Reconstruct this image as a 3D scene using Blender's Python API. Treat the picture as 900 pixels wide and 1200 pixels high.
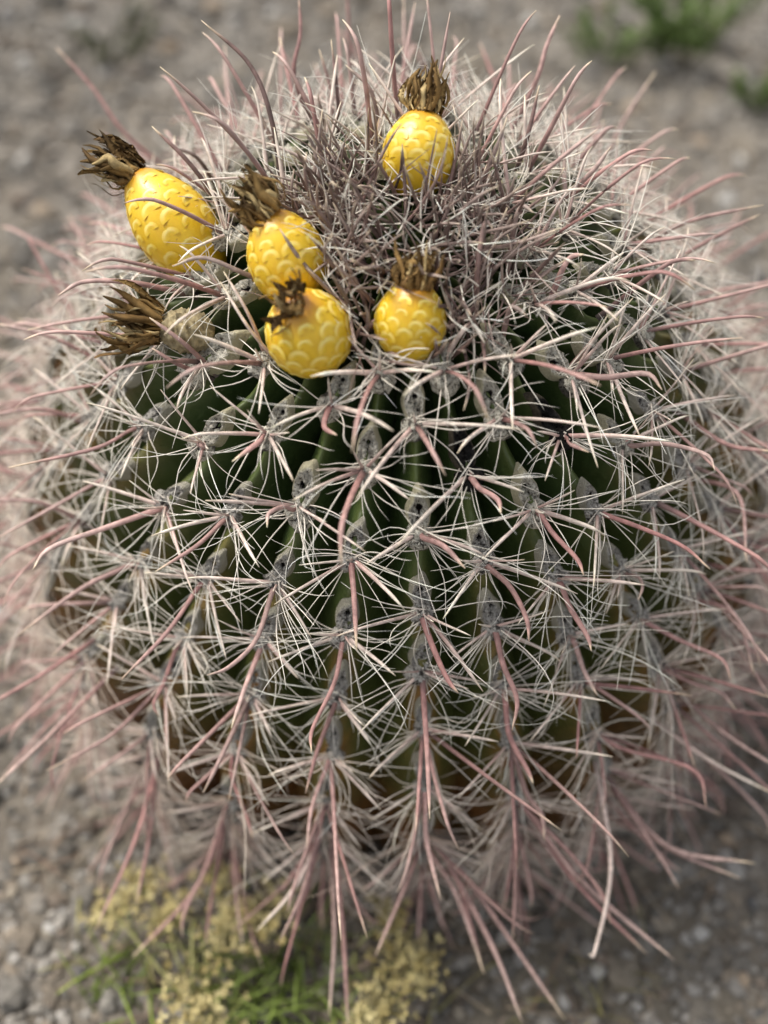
import bpy, math, random
import numpy as np

for o in list(bpy.data.objects):
    bpy.data.objects.remove(o, do_unlink=True)
SC = bpy.context.scene
COL = SC.collection
rng = np.random.default_rng(7)
random.seed(7)

# ------------------------------------------------------------------ geometry of the place
U = 0.17                                   # metres per unit of the fitted barrel profile
LEAN = math.radians(20)                    # the barrel leans towards the path
PIT, PAN, TILT, ROLL = 1.1263, -0.0289, -0.0898, 0.0092
DIST = 2.77 * U
FPX = 1200.0
KN = np.array([0, .3, .6, .9, 1.2, 1.5, 1.8, 2.2, 2.9]) * U
KA = np.array([.25, .4531, .8436, .9379, .87, 1.28, 1.38, 1.43, 1.52])
ZC = 0.82 * U
S = np.linspace(0, 2.9 * U, 581)
_a = np.interp(S, KN, KA); _ds = S[1] - S[0]
RR = np.concatenate([[0], np.cumsum(np.cos(.5 * (_a[1:] + _a[:-1]))) * _ds])
ZZ = ZC - np.concatenate([[0], np.cumsum(np.sin(.5 * (_a[1:] + _a[:-1]))) * _ds])

def unit(v):
    v = np.asarray(v, float)
    return v / (np.linalg.norm(v) + 1e-12)

CAM = np.array([0, -DIST * math.cos(PIT), DIST * math.sin(PIT)])
_el = -PIT + TILT
FW = np.array([math.sin(PAN) * math.cos(_el), math.cos(PAN) * math.cos(_el), math.sin(_el)])
_rt = np.array([math.cos(PAN), -math.sin(PAN), 0.]); _up = np.cross(_rt, FW)
_c, _s = math.cos(ROLL), math.sin(ROLL)
# u = c*x - s*v with v = -y  ->  u = c*x + s*y : right axis is c*rt + s*up
RT = _c * _rt + _s * _up
UPV = -_s * _rt + _c * _up

def ray(px, py):
    return unit(FW + RT * ((px - 450) / FPX) + UPV * (-(py - 600) / FPX))

def at_depth(px, py, w):
    d = ray(px, py)
    return CAM + d * (w / (d @ FW))

def depth(P):
    return (np.asarray(P) - CAM) @ FW

def pix(P):
    d = np.asarray(P) - CAM
    w = d @ FW
    return np.array([450 + FPX * (d @ RT) / w, 600 - FPX * (d @ UPV) / w])

def sdf(P):
    r = math.hypot(P[0], P[1]); d2 = (RR - r) ** 2 + (ZZ - P[2]) ** 2
    i = int(d2.argmin()); a = _a[i]
    return (r - RR[i]) * math.sin(a) + (P[2] - ZZ[i]) * math.cos(a)

def ray_hit(px, py, off=0.0):
    d = ray(px, py); t = 0.15
    for _ in range(80):
        h = sdf(CAM + d * t) - off
        if abs(h) < 1e-4 or t > 3: break
        t += h * .8
    return CAM + d * t

# ground plane: passes under the front foot of the barrel
_i = int(np.searchsorted(S, 2.12 * U))
_q = np.array([0, -RR[_i], ZZ[_i]])
ZB = (math.sin(LEAN) * _q[1] + math.cos(LEAN) * _q[2]) / math.cos(LEAN)
BASE = np.array([0, 0, ZB])
_cl, _sl = math.cos(LEAN), math.sin(LEAN)
ROT = np.array([[1, 0, 0], [0, _cl, -_sl], [0, _sl, _cl]])

def world(P):
    return (np.asarray(P) - BASE) @ ROT.T

# ------------------------------------------------------------------ camera, sky, sun, exposure
from mathutils import Matrix, Vector
cam_d = bpy.data.cameras.new('camera'); cam = bpy.data.objects.new('camera', cam_d); COL.objects.link(cam)
cw = world(CAM); r_, u_, f_ = ROT @ RT, ROT @ UPV, ROT @ FW
M = Matrix(((r_[0], u_[0], -f_[0], cw[0]), (r_[1], u_[1], -f_[1], cw[1]), (r_[2], u_[2], -f_[2], cw[2]), (0, 0, 0, 1)))
cam.matrix_world = M
cam_d.sensor_fit = 'VERTICAL'; cam_d.sensor_height = 36; cam_d.sensor_width = 27; cam_d.lens = 36
cam_d.clip_start = 0.01; cam_d.clip_end = 500
cam_d.dof.use_dof = True
cam_d.dof.focus_distance = 0.351
cam_d.dof.aperture_fstop = 3.7
SC.camera = cam

SUN_EL, SUN_AZ = math.radians(58), math.radians(-60)      # azimuth from +y towards +x
w = bpy.data.worlds.new('World'); SC.world = w; w.use_nodes = True
nt = w.node_tree; bg = nt.nodes['Background']
sky = nt.nodes.new('ShaderNodeTexSky'); sky.sky_type = 'NISHITA'; sky.sun_disc = False
sky.sun_elevation = SUN_EL; sky.sun_rotation = SUN_AZ
sky.air_density = 1.0; sky.dust_density = 4.0; sky.ozone_density = 1.0
hs = nt.nodes.new('ShaderNodeHueSaturation'); hs.inputs['Saturation'].default_value = .28      # thin overcast: pale, nearly white sky
nt.links.new(sky.outputs[0], hs.inputs['Color']); nt.links.new(hs.outputs[0], bg.inputs[0]); bg.inputs[1].default_value = 0.11
sd = bpy.data.lights.new('sun', 'SUN'); sun = bpy.data.objects.new('sun', sd); COL.objects.link(sun)
sd.energy = 1.5; sd.angle = math.radians(14); sd.color = (1, .955, .885)
sv = Vector((math.sin(SUN_AZ) * math.cos(SUN_EL), math.cos(SUN_AZ) * math.cos(SUN_EL), math.sin(SUN_EL)))
sun.rotation_euler = sv.to_track_quat('Z', 'Y').to_euler()
sun.location = (0, 0, 3)
vs = SC.view_settings
vs.view_transform = 'Standard'; vs.look = 'None'; vs.gamma = 1; vs.use_curve_mapping = False
vs.exposure = 1.15

# ------------------------------------------------------------------ materials
class NB:
    def __init__(s, name):
        s.m = bpy.data.materials.new(name); s.m.use_nodes = True
        s.t = s.m.node_tree; s.b = s.t.nodes['Principled BSDF']
    def n(s, typ, **kw):
        x = s.t.nodes.new(typ)
        for k, v in kw.items():
            if k.startswith('i_'):
                key = k[2:]
                key = int(key) if key.isdigit() else key
                x.inputs[key].default_value = v
            else: setattr(x, k, v)
        return x
    def l(s, a, b): s.t.links.new(a, b)
    def attr(s, name): return s.n('ShaderNodeAttribute', attribute_name=name)
    def noise(s, scale, detail=4, rough=.55, coord='Object', vec=None):
        x = s.n('ShaderNodeTexNoise'); x.inputs['Scale'].default_value = scale
        x.inputs['Detail'].default_value = detail; x.inputs['Roughness'].default_value = rough
        if vec is None: vec = s.n('ShaderNodeTexCoord').outputs[coord]
        s.l(vec, x.inputs['Vector']); return x.outputs[0]
    def ramp(s, fac, stops):
        x = s.n('ShaderNodeValToRGB'); e = x.color_ramp.elements
        while len(e) < len(stops): e.new(.5)
        for q, (p, c) in zip(e, stops): q.position = p; q.color = (*c, 1) if len(c) == 3 else c
        s.l(fac, x.inputs[0]); return x.outputs[0]
    def mix(s, fac, a, b, mode='MIX'):
        x = s.n('ShaderNodeMix', data_type='RGBA', blend_type=mode)
        for v, i in ((fac, 0), (a, 6), (b, 7)):
            if hasattr(v, 'links') or hasattr(v, 'is_linked'): s.l(v, x.inputs[i])
            elif isinstance(v, (int, float)): x.inputs[i].default_value = v
            else: x.inputs[i].default_value = (*v, 1)
        return x.outputs[2]
    def math(s, op, a, b=0.0):
        x = s.n('ShaderNodeMath', operation=op)
        for v, i in ((a, 0), (b, 1)):
            if isinstance(v, (int, float)): x.inputs[i].default_value = v
            else: s.l(v, x.inputs[i])
        return x.outputs[0]
    def bump(s, h, strength, dist):
        x = s.n('ShaderNodeBump'); x.inputs['Strength'].default_value = strength; x.inputs['Distance'].default_value = dist
        s.l(h, x.inputs['Height']); s.l(x.outputs[0], s.b.inputs['Normal'])
    def base(s, c, rough=.6, spec=.4):
        if hasattr(c, 'is_linked'): s.l(c, s.b.inputs['Base Color'])
        else: s.b.inputs['Base Color'].default_value = (*c, 1)
        s.b.inputs['Roughness'].default_value = rough; s.b.inputs['Specular IOR Level'].default_value = spec
        return s

def m_flesh():
    k = NB('cactus_flesh')
    n1 = k.noise(22, 5); n2 = k.noise(160, 4)
    crest = k.attr('crest').outputs['Fac']; age = k.attr('age').outputs['Fac']
    green = k.ramp(n1, [(.3, (.022, .042, .012)), (.55, (.042, .070, .020)), (.8, (.066, .095, .03))])
    green = k.mix(k.math('MULTIPLY', k.ramp(age, [(.22, (0, 0, 0)), (.42, (1, 1, 1))]), .8), green, k.ramp(n1, [(.3, (.05, .065, .012)), (.7, (.095, .10, .025))]))
    pale = k.mix(k.math('MULTIPLY', k.math('POWER', crest, 2.5), .75), green, (.10, .125, .035))
    # corky orange along the crest of the old, lower part
    o1 = k.math('MULTIPLY', k.math('POWER', crest, 1.6), k.ramp(age, [(.22, (0, 0, 0)), (.40, (1, 1, 1))]))
    o1 = k.math('MULTIPLY', o1, k.ramp(k.noise(38, 3), [(.36, (0, 0, 0)), (.55, (1, 1, 1))]))
    c = k.mix(o1, pale, k.ramp(n2, [(.3, (.16, .055, .01)), (.7, (.36, .16, .03))]))
    o2 = k.math('MULTIPLY', k.ramp(age, [(.43, (0, 0, 0)), (.58, (1, 1, 1))]), k.ramp(n1, [(.25, (.35, .35, .35)), (.6, (1, 1, 1))]))
    c = k.mix(o2, c, k.ramp(n2, [(.3, (.10, .038, .012)), (.75, (.24, .105, .03))]))
    sp = k.ramp(k.noise(420, 2), [(.70, (0, 0, 0)), (.74, (1, 1, 1))])
    c = k.mix(k.math('MULTIPLY', sp, .5), c, (.22, .22, .13))
    k.base(c, .42, .4)
    k.bump(k.math('ADD', n2, k.math('MULTIPLY', n1, 1.5)), .35, .003)
    return k.m

def m_col(name, rough=.6, spec=.3, scale=500, amt=.35, bump=0.3, sss=0):
    k = NB(name); a = k.attr('Col').outputs['Color']
    n = k.noise(scale, 3)
    c = k.mix(1.0, a, k.ramp(n, [(.25, (1 - amt,) * 3), (.75, (1 + amt * .5,) * 3)]), 'MULTIPLY')
    k.base(c, rough, spec); k.bump(n, bump, .0006)
    if sss:
        k.b.inputs['Subsurface Weight'].default_value = sss; k.b.inputs['Subsurface Scale'].default_value = .004
        k.b.inputs['Subsurface Radius'].default_value = (1, .5, .1)
    return k.m

def m_areole(name, rimc, mid, dark, light):
    k = NB(name); a = k.attr('Col').outputs['Fac']
    n = k.noise(1300, 4, .65)
    felt = k.ramp(n, [(.36, dark), (.46, mid), (.72, light)])
    c = k.mix(k.ramp(a, [(.55, (0, 0, 0)), (.8, (1, 1, 1))]), felt, rimc)
    c = k.mix(k.ramp(a, [(.02, (1, 1, 1)), (.08, (0, 0, 0))]), c, (.012, .009, .008))
    k.base(c, .9, .15); k.bump(n, 1.0, .0016)
    return k.m

def m_fruit():
    k = NB('fruit_skin'); tip = k.attr('tip').outputs['Fac']
    n = k.noise(60, 4); n2 = k.noise(700, 2)
    c = k.ramp(n, [(.3, (.66, .385, .012)), (.7, (.79, .53, .024))])
    c = k.mix(k.ramp(tip, [(.80, (0, 0, 0)), (.97, (.9, .9, .9))]), c, (.42, .17, .02))
    c = k.mix(k.math('MULTIPLY', k.ramp(tip, [(.0, (1, 1, 1)), (.22, (0, 0, 0))]), .5), c, (.45, .33, .02))
    sp = k.ramp(k.noise(330, 2), [(.73, (0, 0, 0)), (.78, (1, 1, 1))])
    c = k.mix(k.math('MULTIPLY', sp, .5), c, (.40, .2, .03))
    k.base(c, .36, .5); k.bump(n2, .15, .0005)
    k.b.inputs['Subsurface Weight'].default_value = .25; k.b.inputs['Subsurface Scale'].default_value = .006
    k.b.inputs['Subsurface Radius'].default_value = (1, .55, .08)
    return k.m

def m_ground():
    k = NB('gravel_ground'); n1 = k.noise(2.2, 5); n2 = k.noise(70, 6, .7)
    v = k.n('ShaderNodeTexVoronoi'); v.inputs['Scale'].default_value = 85
    k.l(k.n('ShaderNodeTexCoord').outputs['Object'], v.inputs['Vector'])
    g = k.ramp(n2, [(.3, (.06, .053, .044)), (.5, (.13, .115, .097)), (.72, (.22, .20, .17))])
    st = k.mix(.6, g, k.ramp(v.outputs['Color'], [(.1, (.09, .085, .075)), (.6, (.22, .20, .17)), (.95, (.42, .39, .35))]))
    c = k.mix(k.ramp(n1, [(.35, (0, 0, 0)), (.65, (.6, .6, .6))]), st, (.20, .165, .125))
    c = k.mix(k.ramp(n1, [(.55, (0, 0, 0)), (.75, (.5, .5, .5))]), c, (.09, .09, .05))
    k.base(c, .95, .2); k.bump(k.math('SUBTRACT', n2, v.outputs['Distance']), .7, .012)
    return k.m

MAT = dict(
    flesh=m_flesh(),
    spine=m_col('spine_horn', .55, .35, 420, .38, .35),
    bristle=m_col('bristle_horn', .55, .35, 300, .25, .1),
    old=m_areole('areole_old', (.37, .345, .27), (.38, .355, .315), (.05, .045, .038), (.66, .63, .57)),
    new=m_areole('areole_young', (.42, .385, .26), (.50, .465, .38), (.08, .068, .05), (.74, .71, .62)),
    burnt=m_areole('areole_rotten', (.06, .05, .035), (.012, .011, .01), (.004, .004, .004), (.035, .032, .03)),
    fruit=m_fruit(),
    scale=m_col('fruit_scale', .36, .5, 400, .12, .1, .2),
    petal=m_col('dried_petal', .85, .15, 350, .5, .6),
    ground=m_ground(),
    stone=m_col('gravel_stone', .9, .25, 260, .45, .5),
    leaf=m_col('weed_leaf', .6, .3, 200, .25, .1),
)

# ------------------------------------------------------------------ mesh helpers
def mesh(name, V, F, mat, cols=None, attrs=None, smooth=True):
    me = bpy.data.meshes.new(name)
    V = np.asarray(V, float)
    me.from_pydata(V.tolist(), [], F if isinstance(F, list) else F.tolist())
    if cols is not None:
        ca = me.color_attributes.new('Col', 'FLOAT_COLOR', 'POINT')
        c = np.ones((len(V), 4), np.float32); cols = np.asarray(cols)
        c[:, :3] = cols if cols.ndim == 2 else cols[:, None]
        ca.data.foreach_set('color', c.ravel())
    for k, v in (attrs or {}).items():
        a = me.attributes.new(k, 'FLOAT', 'POINT'); a.data.foreach_set('value', np.asarray(v, np.float32))
    if smooth: me.polygons.foreach_set('use_smooth', np.ones(len(me.polygons), bool))
    me.materials.append(mat)
    return me

def obj(name, me, parent=None, mat4=None, **props):
    o = bpy.data.objects.new(name, me); COL.objects.link(o)
    if parent is not None: o.parent = parent
    if mat4 is not None: o.matrix_local = mat4
    for k, v in props.items(): o[k] = v
    return o

def empty(name, loc=(0, 0, 0), **props):
    o = bpy.data.objects.new(name, None); COL.objects.link(o); o.location = loc
    o.empty_display_size = .05
    for k, v in props.items(): o[k] = v
    return o

def frame4(x, y, z, p):
    return Matrix(((x[0], y[0], z[0], p[0]), (x[1], y[1], z[1], p[1]), (x[2], y[2], z[2], p[2]), (0, 0, 0, 1)))

_fc = {}
def tube_faces(n, sides):
    key = (n, sides)
    if key not in _fc:
        F = []
        for i in range(n - 1):
            for j in range(sides):
                a = i * sides + j; b = i * sides + (j + 1) % sides
                F.append((a, b, b + sides, a + sides))
        F.append(tuple(range((n - 1) * sides, n * sides)))
        _fc[key] = F
    return _fc[key]

def tube(P, rad, sides=5, flat=1.0, ref=None):
    P = np.asarray(P, float); n = len(P)
    T = np.gradient(P, axis=0); T /= np.linalg.norm(T, axis=1)[:, None] + 1e-12
    if ref is None:
        ref = np.array([.37, .61, .70])
    A = np.cross(T, ref); nn = np.linalg.norm(A, axis=1)[:, None]
    A = np.where(nn < .15, np.cross(T, [.8, -.5, .33]), A); A /= np.linalg.norm(A, axis=1)[:, None] + 1e-12
    B = np.cross(T, A)
    an = np.linspace(0, 2 * np.pi, sides, endpoint=False)
    V = P[:, None] + rad[:, None, None] * (np.cos(an)[None, :, None] * A[:, None] + flat * np.sin(an)[None, :, None] * B[:, None])
    return V.reshape(-1, 3), tube_faces(n, sides)

class Bag:
    def __init__(s): s.V = []; s.F = []; s.C = []; s.n = 0
    def add(s, V, F, C):
        V = np.asarray(V); k = s.n
        s.V.append(V); s.F.extend([tuple(i + k for i in f) for f in F]); s.n += len(V)
        C = np.asarray(C, float)
        s.C.append(np.broadcast_to(C, (len(V), 3)) if C.ndim == 1 else C)
    def mesh(s, name, mat, origin=None, smooth=True):
        V = np.concatenate(s.V)
        if origin is not None: V = V - origin
        return mesh(name, V, s.F, mat, np.concatenate(s.C), smooth=smooth)

def lerp(a, b, t): return np.asarray(a) * (1 - t) + np.asarray(b) * t

def catmull(C, n):
    C = [np.asarray(c, float) for c in C]
    C = [2 * C[0] - C[1]] + C + [2 * C[-1] - C[-2]]
    out = []; m = len(C) - 3
    for u in np.linspace(0, m - 1e-6, n):
        i = int(u); t = u - i
        a, b, c, d = C[i:i + 4]
        out.append(.5 * ((2 * b) + (c - a) * t + (2 * a - 5 * b + 4 * c - d) * t * t + (3 * b - a - 3 * c + d) * t ** 3))
    return np.array(out)

def grow(p, d, L, n, bend, amt, hook=0.0, wob=0.0, pw=1.5):
    """a curved path: starts at p along d, bends towards bend, tip may hook over"""
    d = unit(d); P = [np.asarray(p, float)]; st = L / (n - 1)
    w1 = unit(rng.normal(size=3)); ph = rng.uniform(0, 6.28); fr = rng.uniform(3, 7)
    for i in range(1, n):
        t = i / (n - 1)
        q = d + np.asarray(bend) * amt * t ** pw
        if hook and t > .72:
            q = unit(q) + np.asarray(bend) * hook * ((t - .72) / .28) ** 1.3
        if wob: q = q + w1 * wob * math.sin(ph + fr * t)
        P.append(P[-1] + unit(q) * st)
    return np.array(P)

PINK = np.array([.41, .222, .20]); ROSE = np.array([.26, .10, .09]); MAUVE = np.array([.145, .096, .08])
CREAM = np.array([.76, .70, .585]); PALE = np.array([.67, .56, .485]); GREYD = np.array([.095, .075, .068])
TIPC = np.array([.76, .62, .42])

def spine_cols(n, sides, kind):
    t = np.linspace(0, 1, n)[:, None]; j = rng.uniform(.8, 1.2)
    if kind == 'main':        # flattened hooked central spine
        a = lerp(lerp(MAUVE, ROSE, rng.uniform(.1, .9)), PINK, rng.uniform(0, .55))
        b = lerp(lerp(ROSE, PINK, rng.uniform(.4, 1)), PALE, rng.uniform(0, .6))
    elif kind == 'side':
        a = lerp(PINK, PALE, rng.uniform(0, .8)); b = lerp(PALE, CREAM, rng.uniform(.1, 1))
    elif kind == 'crown':
        a = lerp(MAUVE * .9, PINK, rng.uniform(0, .4)); b = lerp(MAUVE, PALE, rng.uniform(0, .5))
    elif kind == 'dark':
        a = MAUVE * .6; b = lerp(MAUVE, PINK, .3)
    else:
        a = lerp(PALE, CREAM, rng.uniform(.35, 1)); b = lerp(CREAM, np.array([.82, .79, .72]), rng.uniform(.2, 1))
    c = a * (1 - t) + b * t
    k0 = .22 if kind == 'main' else .12
    if kind != 'bristle': c = np.where(t < k0, lerp(GREYD, c, np.clip(t / k0, 0, 1)), c)
    if kind in ('main', 'side', 'crown', 'dark'):
        k = np.clip((t - .86) / .1, 0, 1) * (rng.uniform(.3, 1) if kind != 'dark' else .8)
        c = c * (1 - k) + TIPC * k
        c = c * (1 + .12 * np.sin(np.arange(n) * 2.4 + rng.uniform(0, 6)))[:, None]
    return np.repeat(np.clip(c * j, 0, .85), sides, axis=0)

def spine_rad(n, r0, power=.8):
    t = np.linspace(0, 1, n)
    if power == .8:      # stout horn: keeps its width, then comes to a point
        return r0 * np.clip((1 - .42 * t) * np.clip((1.03 - t) / .22, 0, 1) ** .7, .06, 1) * (1 + .3 * np.exp(-(t / .05) ** 2))
    return r0 * (np.clip(1 - t, 0, 1) ** power * .82 + .12) * (1 + .25 * np.exp(-(t / .05) ** 2))

# ------------------------------------------------------------------ setting: ground
n = 60
gx = np.sign(np.linspace(-1, 1, n)) * np.abs(np.linspace(-1, 1, n)) ** 3 * 120
G = np.array([(x, y, 0) for y in gx for x in gx], float)
rad_ = np.hypot(G[:, 0], G[:, 1])
G[:, 2] = np.where(rad_ > .4, (.012 * np.sin(G[:, 0] * 3.1 + 1) * np.cos(G[:, 1] * 2.3) + .03 * np.sin(G[:, 0] * .9) * np.sin(G[:, 1] * .7)) * np.clip((rad_ - .4) / 2, 0, 1), 0)
F = [(j * n + i, j * n + i + 1, (j + 1) * n + i + 1, (j + 1) * n + i) for j in range(n - 1) for i in range(n - 1)]
obj('ground', mesh('ground', G, F, MAT['ground']), kind='structure', label='grey brown gravelly desert ground under the barrel cactus')

def gpix(px, py):
    """point of the ground seen at a pixel"""
    d = ROT @ ray(px, py)
    t = -cw[2] / d[2]
    return cw + d * t

# ------------------------------------------------------------------ the cactus
root = empty('barrel_cactus', (0, 0, 0), label='large round barrel cactus covered in hooked pink and white spines with yellow fruits', category='cactus')
root.rotation_euler = (LEAN, 0, 0)
def L3(P): return np.asarray(P) - BASE      # cactus frame -> root's own coordinates

NR = 28; PH0 = -.1451
EK = dict(zip(range(-4, 6), (-.0721, -.0346, -.0224, -.0106, .0043, .0196, .0203, .0242, .0297, .0298)))
RIBPX = {0: [(450, 437), (431, 547), (421, 647), (410, 735), (394, 810), (390, 877), (385, 930)],
         1: [(485, 497), (495, 615), (490, 707), (484, 780), (490, 845), (492, 912), (507, 970)],
         2: [(512, 437), (542, 552), (559, 650), (565, 730), (572, 802), (591, 865), (610, 925)],
         3: [(575, 492), (607, 592), (632, 672), (650, 740), (667, 792), (690, 853), (702, 892)],
         4: [(585, 427), (640, 512), (679, 597), (710, 667), (735, 722), (757, 780), (772, 820)],
         5: [(652, 447), (708, 522), (745, 590), (776, 645), (800, 692)],
         -1: [(396, 475), (362, 588), (339, 675), (325, 747), (302, 806), (285, 872), (271, 930)],
         -2: [(372, 425), (330, 512), (291, 601), (260, 677), (229, 747), (202, 797), (185, 850)],
         -3: [(326, 432), (260, 521), (212, 591), (182, 660), (155, 707), (122, 767)],
         -4: [(260, 440), (192, 506), (145, 565)]}
TH = {}; AR = {}
_e5, _em4 = PH0 + 2 * np.pi * 5 / NR + EK[5], PH0 + 2 * np.pi * 24 / NR + EK[-4]
for k in range(-4, 24):
    TH[k] = PH0 + 2 * np.pi * k / NR + EK[k] if k in EK else _e5 + (_em4 - _e5) * (k - 5) / 19 + rng.normal() * .008
    h = []
    if k in RIBPX:      # how far down the rib each spine cushion of the photograph sits
        _i = np.arange(20, 420, 2)
        _p = np.stack([RR[_i] * math.sin(TH[k]), -RR[_i] * math.cos(TH[k]), ZZ[_i]], -1) - CAM
        _w = _p @ FW; _uv = np.stack([450 + FPX * (_p @ RT) / _w, 600 - FPX * (_p @ UPV) / _w], -1)
        for q in RIBPX[k]:
            v = S[_i[((_uv - np.array(q)) ** 2).sum(1).argmin()]] / U
            if not h or v > h[-1] + .09: h.append(v)
            else: h.append(h[-1] + .13)
    if not h: h = [(.27 if k % 2 == 0 else .37) + rng.normal() * .015]
    smax = 2.15 + .42 * (1 - math.cos(TH[k])) * .5
    while h[-1] < smax - .16: h.append(h[-1] + (.19 + rng.normal() * .012) * (1 if h[-1] < 1.2 else .9))
    AR[k] = np.array(h) * U

def prof_at(s):
    return np.interp(s, S, RR), np.interp(s, S, ZZ), np.interp(s, S, _a)

def surf_frame(s, th):
    r, z, a = prof_at(s)
    er = np.array([math.sin(th), -math.cos(th), 0]); b = np.array([math.cos(th), math.sin(th), 0])
    nrm = er * math.sin(a) + np.array([0, 0, 1.]) * math.cos(a)
    dn = er * math.cos(a) - np.array([0, 0, 1.]) * math.sin(a)
    return er * r + np.array([0, 0, z]), dn, b, nrm

# --- rib flesh, furrow to furrow, swollen under every areole
NU, NS = 23, 190
order = sorted(TH)
ribs = {}
us = np.linspace(-1, 1, NU); us = np.sign(us) * np.abs(us) ** 1.15
sv_ = np.concatenate([np.linspace(.002, 1.7, 150), np.linspace(1.72, 2.85, 40)]) * U
for k in order:
    k0 = k - 1 if k > -4 else 23; k1 = k + 1 if k < 23 else -4
    t = TH[k]
    g0 = ((t - TH[k0]) % (2 * np.pi)) / 2; g1 = ((TH[k1] - t) % (2 * np.pi)) / 2
    th = t + np.where(us < 0, us * g0, us * g1)
    r, z, a = prof_at(sv_)
    dep = U * .125 * np.clip(sv_ / (.45 * U), 0, 1) ** 1.1 * np.clip((3.2 * U - sv_) / U, .4, 1)
    hh = (np.sqrt(us ** 2 + .055) - .2345) / (np.sqrt(1.055) - .2345)          # 0 at the crest, 1 in the furrow
    hh = hh ** 1.05
    bul = np.zeros_like(sv_)
    for s0 in AR[k]:
        x = (sv_ - s0) / U
        am = .030 if s0 < .8 * U else .018
        bul += am * U * (np.exp(-((x + .015) / .05) ** 2) - .35 * np.exp(-((x - .085) / .035) ** 2))
    bul *= np.clip(sv_ / (.2 * U), 0, 1)
    D = -dep[:, None] * hh[None] + bul[:, None] * np.exp(-(us / .5) ** 2)[None]
    D += .0012 * np.sin(sv_[:, None] * 160 + 3 * th[None] * 7) * (1 - hh[None]) 
    D -= .012 * U * hh[None]
    er = np.stack([np.sin(th), -np.cos(th), 0 * th], -1)
    rr = np.maximum(r[:, None] + D * np.sin(a)[:, None], 0.0004)
    P = rr[..., None] * er[None]; P[..., 2] = z[:, None] + D * np.cos(a)[:, None]
    V = L3(P.reshape(-1, 3))
    F = [(i * NU + j, i * NU + j + 1, (i + 1) * NU + j + 1, (i + 1) * NU + j) for i in range(len(sv_) - 1) for j in range(NU - 1)]
    F = [f[::-1] for f in F]
    crest = np.broadcast_to(np.exp(-(us / .42) ** 2)[None], D.shape).ravel()
    age = np.broadcast_to((sv_ / (2.9 * U))[:, None], D.shape).ravel()
    ribs[k] = obj('rib', mesh('rib', V, F, MAT['flesh'], attrs=dict(crest=crest, age=age)), root)

# ------------------------------------------------------------------ fruits
def fruit_profile(t, W, Lf, waist):
    """t 0 at the foot, 1 at the tip -> radius"""
    return W * .5 * (math.sin(math.pi * min(1, t * .93 + .05)) ** waist) * (1 - .10 * (t - .4))

def scale_mesh():
    V = []; F = []; C = []
    na, nq = 12, 4
    for i in range(nq + 1):
        q = i / nq
        for j in range(na + 1):
            an = math.pi * j / na * 1.1 - .05 * math.pi
            x = math.cos(an) * q; y = math.sin(an) * q * .92
            z = .02 + .20 * q ** 2 if i < nq else -.10
            if i == nq: x *= 1.06; y *= 1.06
            V.append((x, y, z))
            rim = math.exp(-((q - .80) / .22) ** 2) * max(0.15, math.sin(max(0, an)))
            C.append(lerp((.75, .48, .018), (.87, .70, .22), min(1, rim)))
    for i in range(nq):
        for j in range(na):
            a = i * (na + 1) + j
            F.append((a, a + na + 1, a + na + 2, a + 1))
    return mesh('scale', V, [f for f in F], MAT['scale'], np.array(C))
SCALE = scale_mesh()

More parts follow.
